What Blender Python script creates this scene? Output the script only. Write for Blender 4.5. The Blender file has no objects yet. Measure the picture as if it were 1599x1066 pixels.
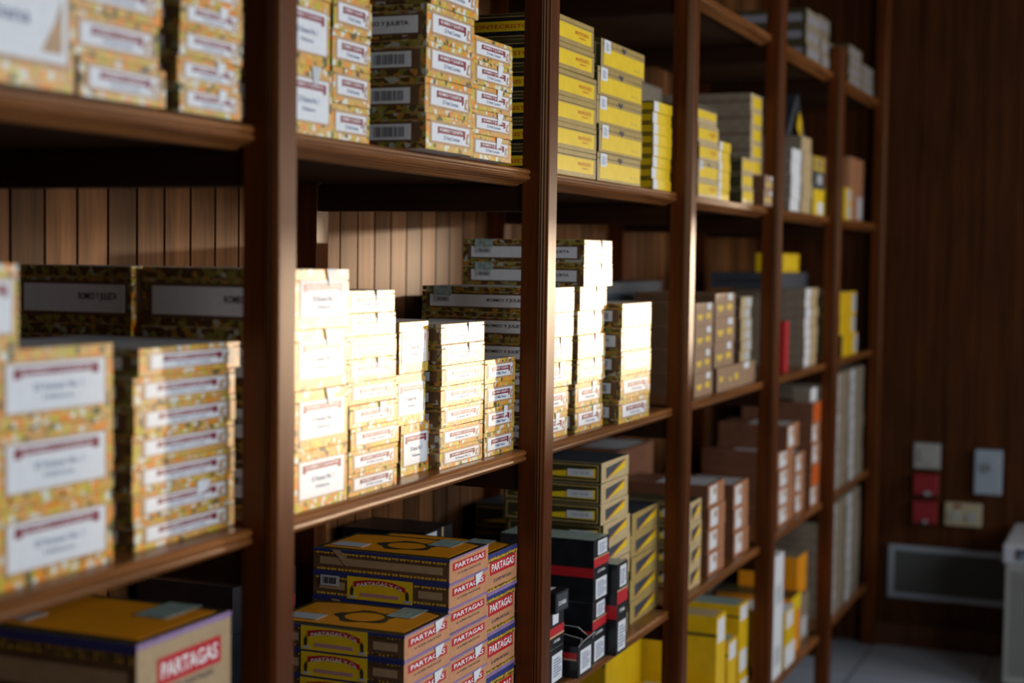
import bpy, bmesh, math, random
from mathutils import Vector, Matrix
random.seed(7)
C = bpy.context.scene.collection
scn = bpy.context.scene

# ---------------------------------------------------------------- camera
cam_d = bpy.data.cameras.new('camera')
cam_d.sensor_width = 36.0
cam_d.lens = 2410.6 / 1599.0 * 36.0
cam_d.clip_start = 0.05
cam_d.dof.use_dof = True
cam_d.dof.focus_distance = 2.64
cam_d.dof.aperture_fstop = 2.5
cam = bpy.data.objects.new('camera', cam_d); C.objects.link(cam)
cam.location = (-1.6683, -0.9836, 1.5084)
cam.rotation_euler = (1.5176, -0.0142, -1.1764)
scn.camera = cam

# ---------------------------------------------------------------- light
scn.view_settings.view_transform = 'Standard'
scn.view_settings.look = 'None'
scn.view_settings.gamma = 1.0
scn.view_settings.exposure = 0.22
world = bpy.data.worlds.new('world'); scn.world = world
world.use_nodes = True
wb = world.node_tree.nodes['Background']
wb.inputs[0].default_value = (0.55, 0.68, 0.9, 1); wb.inputs[1].default_value = 0.6

def aim(o, d):
    o.rotation_euler = Vector(d).to_track_quat('-Z', 'Y').to_euler()

sun_d = bpy.data.lights.new('sun', 'SUN'); sun_d.energy = 3.9; sun_d.angle = math.radians(2.3)
sun_d.color = (1.0, 0.82, 0.6)
sun = bpy.data.objects.new('sun', sun_d); C.objects.link(sun); sun.location = (8, -4, 2.5)
aim(sun, (-0.888, 0.461, -0.055))

def area(name, loc, d, sx, sy, power, col):
    l = bpy.data.lights.new(name, 'AREA'); l.shape = 'RECTANGLE'; l.size = sx; l.size_y = sy
    l.energy = power; l.color = col
    o = bpy.data.objects.new(name, l); C.objects.link(o); o.location = loc; aim(o, d); return o
area('door_daylight', (4.50, -1.85, 1.60), (-1, 0.0, 0), 1.25, 0.36, 13, (1.0, 0.84, 0.64))
area('daylight_fill', (-0.1, -3.15, 1.9), (0, 1, -0.05), 2.6, 1.4, 58, (0.86, 0.93, 1.0))
area('daylight_fill', (3.0, -3.15, 1.8), (0, 1, -0.08), 1.9, 1.4, 37, (0.86, 0.93, 1.0))  # added lamp that brightens the far bays

# ---------------------------------------------------------------- materials
def mat(name, col, rough=0.5, spec=0.5, metal=0.0, coat=0.0):
    m = bpy.data.materials.new(name); m.use_nodes = True
    b = m.node_tree.nodes['Principled BSDF']
    b.inputs['Base Color'].default_value = (*col, 1); b.inputs['Roughness'].default_value = rough
    b.inputs['Specular IOR Level'].default_value = spec; b.inputs['Metallic'].default_value = metal
    b.inputs['Coat Weight'].default_value = coat; b.inputs['Coat Roughness'].default_value = 0.2
    return m
def nodes(m): return m.node_tree.nodes, m.node_tree.links, m.node_tree.nodes['Principled BSDF']
def ramp(nt, stops, const=False):
    r = nt.new('ShaderNodeValToRGB'); e = r.color_ramp
    if const: e.interpolation = 'CONSTANT'
    while len(e.elements) < len(stops): e.elements.new(0.5)
    for el, (p, c) in zip(e.elements, stops): el.position = p; el.color = (*c, 1)
    return r
def speckle(name, col, amt, scale, rough=0.5):
    """a plain card or paper colour with a little procedural mottling"""
    m = mat(name, col, rough); nt, lk, b = nodes(m)
    tc = nt.new('ShaderNodeTexCoord'); n = nt.new('ShaderNodeTexNoise'); n.inputs['Scale'].default_value = scale
    n.inputs['Detail'].default_value = 3
    lo = tuple(c * (1 - amt) for c in col); hi = tuple(min(1, c * (1 + amt)) for c in col)
    r = ramp(nt, [(0.3, lo), (0.7, hi)])
    lk.new(tc.outputs['Object'], n.inputs['Vector']); lk.new(n.outputs['Fac'], r.inputs[0]); lk.new(r.outputs[0], b.inputs['Base Color'])
    return m
def floral(name, stops, scale, rough):
    """printed paper of small flowers and leaves"""
    m = mat(name, (0.5, 0.3, 0.1), rough); nt, lk, b = nodes(m)
    tc = nt.new('ShaderNodeTexCoord'); oi = nt.new('ShaderNodeObjectInfo')
    mul = nt.new('ShaderNodeVectorMath'); mul.operation = 'SCALE'; mul.inputs[3].default_value = 3.0
    comb = nt.new('ShaderNodeCombineXYZ'); add = nt.new('ShaderNodeVectorMath'); add.operation = 'ADD'
    for i in range(3): lk.new(oi.outputs['Random'], comb.inputs[i])
    lk.new(comb.outputs[0], mul.inputs[0]); lk.new(tc.outputs['Object'], add.inputs[0]); lk.new(mul.outputs[0], add.inputs[1])
    v = nt.new('ShaderNodeTexVoronoi'); v.inputs['Scale'].default_value = scale
    lk.new(add.outputs[0], v.inputs['Vector'])
    sep = nt.new('ShaderNodeSeparateColor'); lk.new(v.outputs['Color'], sep.inputs[0])
    r = ramp(nt, stops, True); lk.new(sep.outputs[0], r.inputs[0])
    v2 = nt.new('ShaderNodeTexVoronoi'); v2.inputs['Scale'].default_value = scale * 2.7
    lk.new(add.outputs[0], v2.inputs['Vector'])
    r2 = ramp(nt, [(0.0, (0.55, 0.5, 0.4)), (0.5, (1, 1, 1))]); lk.new(v2.outputs['Distance'], r2.inputs[0])
    mx = nt.new('ShaderNodeMix'); mx.data_type = 'RGBA'; mx.blend_type = 'MULTIPLY'; mx.inputs[0].default_value = 0.8
    lk.new(r.outputs[0], mx.inputs[6]); lk.new(r2.outputs[0], mx.inputs[7]); lk.new(mx.outputs[2], b.inputs['Base Color'])
    return m
def wood(name, dark, light, axis, scale=14, rough=0.34, plank=0.0, coat=0.0):
    m = mat(name, dark, rough, 0.3, 0, coat); nt, lk, b = nodes(m)
    tc = nt.new('ShaderNodeTexCoord'); mp = nt.new('ShaderNodeMapping')
    s = [scale, scale, scale]; s['xyz'.index(axis)] = scale * 0.07
    mp.inputs['Scale'].default_value = s
    lk.new(tc.outputs['Object'], mp.inputs[0])
    n = nt.new('ShaderNodeTexNoise'); n.inputs['Scale'].default_value = 3.0; n.inputs['Detail'].default_value = 6; n.inputs['Roughness'].default_value = 0.65
    lk.new(mp.outputs[0], n.inputs['Vector'])
    r = ramp(nt, [(0.3, dark), (0.72, light)]); lk.new(n.outputs['Fac'], r.inputs[0])
    out = r.outputs[0]
    if plank:
        sx = nt.new('ShaderNodeSeparateXYZ'); lk.new(tc.outputs['Object'], sx.inputs[0])
        dv = nt.new('ShaderNodeMath'); dv.operation = 'DIVIDE'; dv.inputs[1].default_value = plank
        fl = nt.new('ShaderNodeMath'); fl.operation = 'FLOOR'; wn = nt.new('ShaderNodeTexWhiteNoise'); wn.noise_dimensions = '1D'
        lk.new(sx.outputs[0], dv.inputs[0]); lk.new(dv.outputs[0], fl.inputs[0]); lk.new(fl.outputs[0], wn.inputs['W'])
        r2 = ramp(nt, [(0, (0.5, 0.46, 0.44)), (1, (1.4, 1.32, 1.2))]); lk.new(wn.outputs['Value'], r2.inputs[0])
        mx = nt.new('ShaderNodeMix'); mx.data_type = 'RGBA'; mx.blend_type = 'MULTIPLY'; mx.inputs[0].default_value = 1
        lk.new(out, mx.inputs[6]); lk.new(r2.outputs[0], mx.inputs[7]); out = mx.outputs[2]
    b.inputs['Specular Tint'].default_value = (1.0, 0.62, 0.32, 1)
    lk.new(out, b.inputs['Base Color'])
    bp = nt.new('ShaderNodeBump'); bp.inputs['Strength'].default_value = 0.12; bp.inputs['Distance'].default_value = 0.002
    lk.new(n.outputs['Fac'], bp.inputs['Height']); lk.new(bp.outputs[0], b.inputs['Normal'])
    return m

POST = wood('mahogany_upright', (0.042, 0.0095, 0.002), (0.125, 0.030, 0.006), 'z')
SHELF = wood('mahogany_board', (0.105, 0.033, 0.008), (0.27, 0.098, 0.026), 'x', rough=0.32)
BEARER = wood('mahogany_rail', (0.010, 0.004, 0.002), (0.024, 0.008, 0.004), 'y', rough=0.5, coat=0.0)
UNDER = wood('shaded_underside', (0.028, 0.011, 0.005), (0.055, 0.022, 0.010), 'x', rough=0.85, coat=0.0)  # shade under the boards put into a darker, duller wood colour
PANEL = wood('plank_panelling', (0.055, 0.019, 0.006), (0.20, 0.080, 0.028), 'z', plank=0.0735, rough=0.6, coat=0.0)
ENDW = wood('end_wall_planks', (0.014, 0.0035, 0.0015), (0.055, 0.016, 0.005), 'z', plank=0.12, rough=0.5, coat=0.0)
FLORAL = floral('floral_paper', [(0, (0.66, 0.34, 0.09)), (0.28, (0.85, 0.27, 0.01)), (0.42, (0.56, 0.43, 0.03)), (0.56, (0.75, 0.72, 0.60)),
                                 (0.68, (0.12, 0.10, 0.03)), (0.76, (0.70, 0.48, 0.08)), (0.88, (0.70, 0.34, 0.06))], 125, 0.34)
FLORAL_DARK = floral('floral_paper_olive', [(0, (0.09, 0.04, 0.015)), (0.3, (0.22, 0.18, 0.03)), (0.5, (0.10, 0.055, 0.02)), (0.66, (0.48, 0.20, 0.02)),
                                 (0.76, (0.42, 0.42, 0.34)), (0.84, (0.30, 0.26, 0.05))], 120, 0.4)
TAN = speckle('tan_border_paper', (0.44, 0.25, 0.12), 0.15, 60, 0.4)
BROWN = speckle('brown_border_paper', (0.13, 0.065, 0.03), 0.2, 50, 0.45)
WHITE = speckle('white_label_paper', (0.72, 0.71, 0.71), 0.04, 80, 0.5)
GREYW = speckle('grey_label_paper', (0.50, 0.50, 0.50), 0.06, 80, 0.45)
MAROON = mat('maroon_print', (0.22, 0.012, 0.03), 0.4)
INK = mat('dark_ink', (0.03, 0.03, 0.045), 0.5)
INKW = mat('white_print', (0.85, 0.82, 0.78), 0.45)
PALEINK = mat('grey_ink', (0.20, 0.20, 0.22), 0.5)
BLUEINK = mat('blue_grey_ink', (0.14, 0.17, 0.27), 0.5)
RED = mat('red_print', (0.50, 0.015, 0.02), 0.38)
REDO = mat('orange_red_print', (0.62, 0.10, 0.01), 0.4)
YEL = speckle('yellow_label_paper', (0.86, 0.56, 0.012), 0.06, 40, 0.36)
YELC = speckle('yellow_card', (0.74, 0.44, 0.004), 0.08, 25, 0.40)
GOLD = speckle('gold_brown_paper', (0.42, 0.28, 0.09), 0.12, 60, 0.32)
GOLDL = speckle('pale_gold_paper', (0.56, 0.40, 0.20), 0.12, 60, 0.34)
BLACK = speckle('black_card', (0.012, 0.012, 0.014), 0.3, 40, 0.32)
OLIVE = speckle('dark_olive_card', (0.045, 0.038, 0.012), 0.3, 40, 0.45)
ORANGE = speckle('orange_paper', (0.85, 0.30, 0.008), 0.06, 25, 0.34)
PTAN = speckle('salmon_tan_paper', (0.58, 0.26, 0.12), 0.10, 60, 0.36)
PURPLE = speckle('mauve_edging', (0.28, 0.17, 0.32), 0.15, 90, 0.4)
NAVY = speckle('navy_edging', (0.03, 0.04, 0.17), 0.2, 90, 0.4)
CREAM = speckle('cream_panel_paper', (0.42, 0.28, 0.15), 0.08, 60, 0.4)
PINK = mat('pink_print', (0.50, 0.24, 0.26), 0.4)
SEALG = speckle('grey_green_seal', (0.30, 0.38, 0.33), 0.35, 120, 0.4)
SIENNA = speckle('sienna_card', (0.40, 0.165, 0.075), 0.10, 40, 0.42)
UMBER = speckle('umber_wood_box', (0.16, 0.060, 0.028), 0.15, 30, 0.45)
TANBOX = speckle('kraft_tan_card', (0.36, 0.215, 0.125), 0.08, 40, 0.38)
YDOT = mat('yellow_print', (0.85, 0.55, 0.05), 0.4)
GREYB = speckle('grey_brown_card', (0.24, 0.185, 0.125), 0.15, 40, 0.5)
SLATE = speckle('slate_card', (0.035, 0.042, 0.052), 0.2, 40, 0.5)
EDGEW = mat('raw_card_edge', (0.55, 0.53, 0.5), 0.6)
m = mat('gold_dotted_border', (0.4, 0.25, 0.02), 0.35); DOTS = m
nt, lk, b = nodes(m); tc = nt.new('ShaderNodeTexCoord'); v = nt.new('ShaderNodeTexVoronoi'); v.inputs['Scale'].default_value = 150
v.inputs['Randomness'].default_value = 0.25
r = ramp(nt, [(0, (0.75, 0.50, 0.05)), (0.42, (0.62, 0.34, 0.03)), (0.5, (0.06, 0.04, 0.02))]); lk.new(tc.outputs['Object'], v.inputs['Vector'])
lk.new(v.outputs['Distance'], r.inputs[0]); lk.new(r.outputs[0], b.inputs['Base Color'])

# ---------------------------------------------------------------- mesh helpers
def newmesh(name, bm, mats):
    me = bpy.data.meshes.new(name); bm.normal_update(); bm.to_mesh(me); bm.free()
    for q in (mats if isinstance(mats, (list, tuple)) else [mats]): me.materials.append(q)
    return me
def link(name, me, parent=None, loc=(0, 0, 0)):
    o = bpy.data.objects.new(name, me); C.objects.link(o); o.parent = parent; o.location = loc; return o
def bx(bm, x0, x1, y0, y1, z0, z1, bev=0.0, mi=None):
    r = bmesh.ops.create_cube(bm, size=1.0)
    vs = r['verts']
    for v in vs:
        v.co = Vector((x0 + (v.co.x + .5) * (x1 - x0), y0 + (v.co.y + .5) * (y1 - y0), z0 + (v.co.z + .5) * (z1 - z0)))
    fs = list({f for v in vs for f in v.link_faces})
    if mi:                                   # (front, side, top) slots
        for f in fs:
            n = f.normal if f.normal.length > 0 else Vector((0, 0, 1))
            f.normal_update(); n = f.normal
            f.material_index = mi[0] if abs(n.y) > .5 else (mi[1] if abs(n.x) > .5 else mi[2])
    if bev:
        es = list({e for v in vs for e in v.link_edges})
        bmesh.ops.bevel(bm, geom=es, offset=bev, segments=2, affect='EDGES', profile=0.5)
def prism(bm, pts, axis, a0, a1):
    """extrude a polygon (pairs) along an axis: 'y' pts=(x,z); 'x' pts=(y,z); 'z' pts=(x,y)"""
    def P(p, a): return {'y': (p[0], a, p[1]), 'x': (a, p[0], p[1]), 'z': (p[0], p[1], a)}[axis]
    A = [bm.verts.new(P(p, a0)) for p in pts]; B = [bm.verts.new(P(p, a1)) for p in pts]
    n = len(pts); bm.faces.new(A); bm.faces.new(B[::-1])
    for i in range(n): bm.faces.new((A[i], B[i], B[(i + 1) % n], A[(i + 1) % n]))
    bmesh.ops.recalc_face_normals(bm, faces=bm.faces)
def face_pt(face, w, d, h, u, v, lift):
    if face == 'F': return Vector((-w / 2 + u * w, -lift, v * h))
    if face == 'S': return Vector((-w / 2 - lift, d * (1 - u), v * h))
    return Vector((-w / 2 + u * w, d * v, h + lift))          # top, v from front to back
T = 0.0004
def poly_on(face, w, d, h, pts, l0, l1):
    bm = bmesh.new()
    A = [bm.verts.new(face_pt(face, w, d, h, u, v, l0)) for u, v in pts]
    B = [bm.verts.new(face_pt(face, w, d, h, u, v, l1)) for u, v in pts]
    n = len(pts); bm.faces.new(A); bm.faces.new(B[::-1])
    for i in range(n): bm.faces.new((A[i], B[i], B[(i + 1) % n], A[(i + 1) % n]))
    bmesh.ops.recalc_face_normals(bm, faces=bm.faces)
    return bm
_txt = {}
def text_mesh(s):
    if s in _txt: return _txt[s]
    cu = bpy.data.curves.new('letters', 'FONT'); cu.body = s; cu.align_x = 'CENTER'; cu.align_y = 'CENTER'
    cu.resolution_u = 2; cu.extrude = 0.0; cu.offset = 0.018
    o = bpy.data.objects.new('letters', cu); C.objects.link(o)
    dg = bpy.context.evaluated_depsgraph_get(); dg.update()
    me = bpy.data.meshes.new_from_object(o.evaluated_get(dg))
    vs = [tuple(v.co) for v in me.vertices]; fs = [tuple(p.vertices) for p in me.polygons]
    bpy.data.objects.remove(o); bpy.data.curves.remove(cu); bpy.data.meshes.remove(me)
    xs = [v[0] for v in vs]; ys = [v[1] for v in vs]
    cx, cy, sw, sh = (min(xs) + max(xs)) / 2, (min(ys) + max(ys)) / 2, max(xs) - min(xs), max(ys) - min(ys)
    _txt[s] = ([((v[0] - cx) / sw, (v[1] - cy) / sh) for v in vs], fs)
    return _txt[s]
def text_on(face, w, d, h, s, u0, u1, v0, v1, lift, arc=0.0):
    vs, fs = text_mesh(s); bm = bmesh.new(); uc, vc = (u0 + u1) / 2, (v0 + v1) / 2
    V = [bm.verts.new(face_pt(face, w, d, h, uc + a * (u1 - u0), vc + b * (v1 - v0) - arc * (2 * a) ** 2, lift)) for a, b in vs]
    for f in fs:
        try: bm.faces.new([V[i] for i in f])
        except ValueError: pass
    return bm

# ---------------------------------------------------------------- cigar boxes
# a style is a list of patches: (name, face, kind, data, material, level, [children])
def R(name, face, u0, u1, v0, v1, m, kids=(), lift=0): return (name, face, 'poly', [(u0, v0), (u1, v0), (u1, v1), (u0, v1)], m, kids, lift)
def PG(name, face, pts, m, kids=(), lift=0): return (name, face, 'poly', pts, m, kids, lift)
def TX(s, face, u0, u1, v0, v1, m, arc=0.0, lift=0): return ('lettering', face, 'text', (s, u0, u1, v0, v1, arc), m, (), lift)
def BARS(face, u0, u1, v0, v1, m=None, horiz=False, n=9): return ('barcode' if not horiz else 'text_lines', face, 'bars', (u0, u1, v0, v1, horiz, n), m or INK, (), 0)
def RING(face, u, v, ru, rv, m): return ('emblem', face, 'ring', (u, v, ru, rv), m, (), 0)

def build_patch(p, w, d, h, parent, depth, base):
    name, face, kind, data, m, kids, extra = p
    l0 = base; l1 = base + T
    if kind == 'poly': bm = poly_on(face, w, d, h, data, l0, l1)
    elif kind == 'text':
        s, u0, u1, v0, v1, arc = data; bm = text_on(face, w, d, h, s, u0, u1, v0, v1, base + T * 0.6, arc)
    elif kind == 'bars':
        u0, u1, v0, v1, hz, n = data; bm = bmesh.new(); rnd = random.Random(3)
        a = 0.0
        for i in range(n):
            t0 = i / n; t1 = t0 + (0.45 if hz else rnd.choice([.35, .6, .8])) / n
            if hz: q = [(u0, v0 + t0 * (v1 - v0)), (u1 - (0.25 * (u1 - u0) if i % 3 == 0 else 0), v0 + t0 * (v1 - v0)), (u1 - (0.25 * (u1 - u0) if i % 3 == 0 else 0), v0 + t1 * (v1 - v0)), (u0, v0 + t1 * (v1 - v0))]
            else: q = [(u0 + t0 * (u1 - u0), v0), (u0 + t1 * (u1 - u0), v0), (u0 + t1 * (u1 - u0), v1), (u0 + t0 * (u1 - u0), v1)]
            bm.faces.new([bm.verts.new(face_pt(face, w, d, h, *c, base + T * 0.6)) for c in q])
    elif kind == 'ring':
        u, v, ru, rv = data; bm = bmesh.new(); N = 28; A = []; B = []
        for i in range(N):
            t = 2 * math.pi * i / N; k = 1 + 0.12 * math.sin(5 * t)
            A.append(bm.verts.new(face_pt(face, w, d, h, u + ru * k * math.cos(t), v + rv * k * math.sin(t), base + T * .6)))
            B.append(bm.verts.new(face_pt(face, w, d, h, u + ru * .72 * math.cos(t), v + rv * .68 * math.sin(t), base + T * .6)))
        for i in range(N): bm.faces.new((A[i], A[(i + 1) % N], B[(i + 1) % N], B[i]))
    bmesh.ops.recalc_face_normals(bm, faces=bm.faces)
    if kind != 'poly':                       # printed marks face outwards
        want = {'F': Vector((0, -1, 0)), 'S': Vector((-1, 0, 0)), 'T': Vector((0, 0, 1))}[face]
        bm.normal_update()
        for f in bm.faces:
            if f.normal.dot(want) < 0: f.normal_flip()
    o = link(name, newmesh(name, bm, m), parent)
    for k in kids: build_patch(k, w, d, h, o if depth < 2 else parent, depth + 1, l1 + k[6] * T)
    return o

def romeo_front(tape=False, sub='25 Petit Coronas', far=False):
    kids = [PG('banner', 'F', [(.24, .50), (.76, .50), (.76, .40), (.80, .46), (.80, .68), (.22, .68), (.22, .46)], MAROON)]
    if not far:
        kids += [TX('ROMEO Y JULIETA', 'F', .26, .74, .535, .645, INKW, lift=1), TX(sub, 'F', .34, .68, .33, .45, BLUEINK),
                 PG('corner_print', 'F', [(.82, .30), (.89, .30), (.85, .42), (.89, .62), (.84, .62), (.82, .45)], TAN)]
    ps = [R('label_border', 'F', .07, .93, .18, .84, TAN, [R('front_label', 'F', .105, .895, .26, .76, WHITE, kids)])]
    if tape: ps.append(PG('paper_seal', 'F', [(.60, 1.0), (.74, 1.0), (.69, .60), (.60, .50)], WHITE, (), 4))
    return ps
def romeo_tall(far=False, tape=False):
    kids = [PG('banner', 'F', [(.20, .66), (.80, .66), (.80, .62), (.86, .62), (.86, .76), (.14, .76), (.14, .62), (.20, .62)], MAROON)]
    kids += [TX('ROMEO Y JULIETA', 'F', .20, .80, .685, .735, INKW, lift=1), TX('25 Romeo No. 1', 'F', .30, .72, .46, .55, BLUEINK), TX('Habana', 'F', .38, .64, .34, .40, BLUEINK)]
    ps = [R('label_border', 'F', .06, .94, .17, .84, TAN, [R('front_label', 'F', .085, .915, .20, .81, WHITE, kids)])]
    if tape: ps.append(PG('paper_seal', 'F', [(.55, 1.0), (.76, 1.0), (.68, .76), (.60, .72)], GREYW, (), 4))
    return ps
def romeo_side(kind):
    if kind == 'text':
        return [R('side_border', 'S', .04, .97, .14, .74, BROWN, [R('side_label', 'S', .07, .94, .20, .68, WHITE, [TX('ROMEO Y JULIETA', 'S', .55, .88, .38, .54, INK)])])]
    if kind == 'seal':
        return romeo_side('text') + [R('guarantee_seal', 'S', .10, .25, .62, 1.0, SEALG, (), 3), R('code_sticker', 'S', .11, .24, .38, .60, GREYW, [BARS('S', .13, .22, .42, .56, PALEINK)], 3)]
    if kind == 'code':
        return [R('side_border', 'S', .30, .96, .20, .76, BROWN, [R('side_label', 'S', .33, .90, .26, .70, WHITE, [BARS('S', .66, .86, .34, .62, PALEINK, False, 15)])])]
    return [R('side_border', 'S', .04, .97, .14, .74, BROWN, [R('side_label', 'S', .07, .94, .20, .68, WHITE)])]
def partagas(side='plain', tape=False):
    ps = [R('upper_edging', 'F', 0, 1, .93, 1, PURPLE), R('lower_edging', 'F', 0, 1, 0, .05, PURPLE),
          R('name_band', 'F', .08, .92, .48, .80, RED, [TX('PARTAGAS', 'F', .13, .88, .555, .745, INKW)]), TX('25 SUPER PARTAGAS', 'F', .2, .8, .28, .36, INK)]
    if tape: ps.append(PG('paper_seal', 'F', [(.64, .98), (.84, 1.0), (.76, .62), (.66, .50)], WHITE, (), 4))
    ps += [R('edging', 'S', 0, 1, .88, 1, NAVY), R('edging', 'S', 0, 1, 0, .10, NAVY), R('gold_border', 'S', .02, .98, .76, .86, DOTS), R('gold_border', 'S', .02, .98, .13, .22, DOTS)]
    if side == 'plain': ps += [R('side_panel', 'S', .05, .95, .36, .66, CREAM), PG('paper_seal', 'S', [(.14, .98), (.20, .98), (.30, .46), (.25, .34)], CREAM, (), 2)]
    else:
        ps += [R('side_panel', 'S', .05, .24, .36, .66, CREAM), R('side_panel', 'S', .78, .95, .36, .66, CREAM),
               R('trade_emblem', 'S', .26, .74, .05, .97, YEL, [PG('ribbon', 'S', [(.31, .55), (.40, .70), (.50, .74), (.60, .70), (.69, .50), (.69, .70), (.60, .86), (.50, .90), (.40, .87), (.31, .78)], RED),
                TX('PARTAGAS Y Ca', 'S', .335, .665, .69, .84, INKW, 0.14, 1), R('lower_ribbon', 'S', .36, .64, .20, .34, PINK), PG('figure', 'S', [(.285, .2), (.305, .2), (.31, .45), (.30, .6), (.285, .45)], OLIVE), PG('figure', 'S', [(.695, .2), (.715, .2), (.715, .45), (.70, .6), (.69, .45)], OLIVE), R('plinth', 'S', .275, .325, .10, .19, GREYW), R('plinth', 'S', .68, .73, .10, .19, GREYW)], 2),
               R('code_sticker', 'S', .06, .20, .50, .92, GREYW, [BARS('S', .08, .18, .58, .84)], 3)]
    ps += [PG('lid_picture', 'T', [(.10, .04), (.86, .04), (.93, .14), (.93, .80), (.86, .96), (.10, .96)], ORANGE, [RING('T', .50, .46, .24, .20, OLIVE)]),
           R('guarantee_seal', 'T', .60, 1.0, .16, .34, SEALG, (), 3), R('paper_slip', 'T', .18, .40, .70, .93, GREYW, (), 3)]
    return ps
def monte(kind):
    if kind == 'a': ps = [R('front_label', 'F', .0, .93, .18, .74, YEL, [TX('MONTECRISTO', 'F', .52, .86, .46, .60, REDO), TX('HABANA', 'F', .62, .78, .33, .40, REDO)])]
    else: ps = [R('front_label', 'F', .05, .98, .10, .68, YEL, [TX('No. 4', 'F', .74, .88, .24, .32, GOLD)]), R('white_sticker', 'F', .05, .19, .52, .98, WHITE, [BARS('F', .08, .16, .6, .9, BLUEINK, True, 7)], 2),
                PG('emblem', 'F', [(.46, .80), (.50, .70), (.54, .80), (.54, .93), (.50, .86), (.46, .93)], INK, (), 2)]
    return ps + [R('side_frame', 'S', .05, .95, .12, .88, GOLD, [R('side_panel', 'S', .06, .94, .15, .85, BLACK, [R('side_label', 'S', .12, .90, .32, .70, YEL, [TX('MONTECRISTO', 'S', .3, .8, .42, .58, REDO)])])])]
SLIM = [R('white_sticker', 'F', 0, .24, .05, .95, WHITE), R('end_panel', 'F', .80, 1.0, .1, .9, YELC), R('side_panel', 'S', .05, .97, .18, .82, YELC)]
def wedge(code=True):
    return [PG('black_wedge', 'F', [(.16, .18), (.16, .70), (.84, .84)], SLATE), PG('yellow_wedge', 'F', [(.20, .17), (.86, .80), (.86, .40)], YEL), PG('red_line', 'F', [(.17, .165), (.86, .84), (.86, .80), (.20, .165)], REDO, (), 2),
            R('side_frame', 'S', .03, .97, .1, .9, GOLD, [R('side_panel', 'S', .045, .955, .16, .84, OLIVE, [PG('yellow_wedge', 'S', [(.1, .30), (.94, .26), (.94, .72)], YEL)])]), R('code_sticker', 'S', .66, .92, .32, .66, WHITE, [BARS('S', .70, .88, .40, .58, GREYW, False, 9)], 5)]
DOT2 = [PG('yellow_mark', 'F', [(.10, .50), (.42, .50), (.42, .44), (.30, .24), (.22, .24), (.10, .42)], YDOT), PG('yellow_mark', 'F', [(.62, .30), (.80, .30), (.86, .42), (.80, .56), (.62, .56), (.58, .42)], YDOT), R('white_sticker', 'F', .62, .84, .70, .98, WHITE, (), 2)]
LABL = [R('white_label', 'F', .10, .52, .14, .90, WHITE, [R('print_block', 'F', .30, .46, .5, .8, TAN)]), R('lid_sheet', 'T', .05, .9, .05, .6, GREYW)]
BLK = [R('red_band', 'F', 0, 1, .56, .70, RED, (), 0), R('gold_line', 'F', 0, 1, .70, .715, GOLDL, (), 0), R('red_band', 'S', 0, 1, .40, .55, RED, (), 0), R('white_sticker', 'F', .25, .85, .74, .97, WHITE, [BARS('F', .32, .78, .77, .94, BLUEINK, True, 6)], 0),
       TX('COHIBA', 'F', .25, .75, .46, .50, INKW), R('warning_label', 'F', .15, .86, .04, .36, WHITE, [BARS('F', .24, .80, .08, .33, BLUEINK, True, 7)], 0)]
BLKW = [R('red_band', 'S', .25, .98, .55, .80, RED, [R('gold_line', 'S', .25, .98, .56, .60, GOLDL)]), R('warning_label', 'F', .14, .88, .10, .84, WHITE, [BARS('F', .24, .80, .24, .76, BLUEINK, True, 7)])]
BLKR = [R('red_band', 'F', 0, 1, .30, .58, RED, [R('gold_line', 'F', 0, 1, .31, .36, GOLDL)]), R('white_sticker', 'F', .2, .6, .66, .95, WHITE), TX('COHIBA', 'F', .3, .75, .14, .22, INKW)]
STR = [R('white_strip', 'F', .06, .36, .04, .96, GREYW), R('side_line', 'S', .02, .98, .48, .52, OLIVE)]
STRW = [R('white_end', 'F', .0, .42, .04, .96, WHITE), R('tan_end', 'F', .5, .96, .04, .96, GOLDL)]
YCART = [R('white_label', 'F', .12, .86, .78, .97, WHITE), R('warning_label', 'F', .12, .86, .10, .38, WHITE), R('fold_line', 'S', 0, 1, .84, .865, OLIVE), R('lid_card', 'T', .04, .96, .04, .96, SEALG)]
MAUVEG = speckle('mauve_grey_paper', (0.25, 0.235, 0.25), 0.1, 60, 0.5)
GREYROW = [R('side_label', 'S', .05, .94, .25, .72, MAUVEG), R('front_label', 'F', .08, .92, .26, .70, MAUVEG)]

def body_mesh(w, d, h, mf, ms, mt, bev=0.0007):
    bm = bmesh.new(); bx(bm, -w / 2, w / 2, 0, d, 0, h, 0, (0, 1, 2))
    if bev: bmesh.ops.bevel(bm, geom=list(bm.edges), offset=bev, segments=1, affect='EDGES')
    return newmesh('box_body', bm, [mf, ms, mt])
_proto = {}
def make_box(name, w, d, h, mats, patches, lid=0.20):
    root = bpy.data.objects.new(name, None); C.objects.link(root); root.empty_display_size = 0.02
    hb = h * (1 - lid) if lid else h
    link('body', body_mesh(w, d, hb, *mats), root)
    if lid:
        bm = bmesh.new(); bx(bm, -w / 2 + .0002, w / 2 - .0002, .0002, d - .0002, hb + .0007, h, 0, (0, 1, 2))
        bmesh.ops.bevel(bm, geom=list(bm.edges), offset=.0007, segments=1, affect='EDGES')
        link('lid', newmesh('lid', bm, list(mats)), root)
    for i, p in enumerate(patches): build_patch(p, w, d, h, root, 1, p[6] * T)
    return root
def copy_tree(o, parent=None):
    c = o.copy(); C.objects.link(c); c.parent = parent
    for ch in o.children: copy_tree(ch, c)
    return c
ORD = {1: ['only one'], 2: ['bottom one', 'top one']}
WORDS = ['bottom', 'second up', 'third up', 'fourth up', 'fifth up', 'sixth up', 'seventh up', 'eighth up', 'ninth up', 'tenth up']
def ordinal(i, n): return 'top one' if i == n - 1 else ('bottom one' if i == 0 else WORDS[i])
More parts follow.
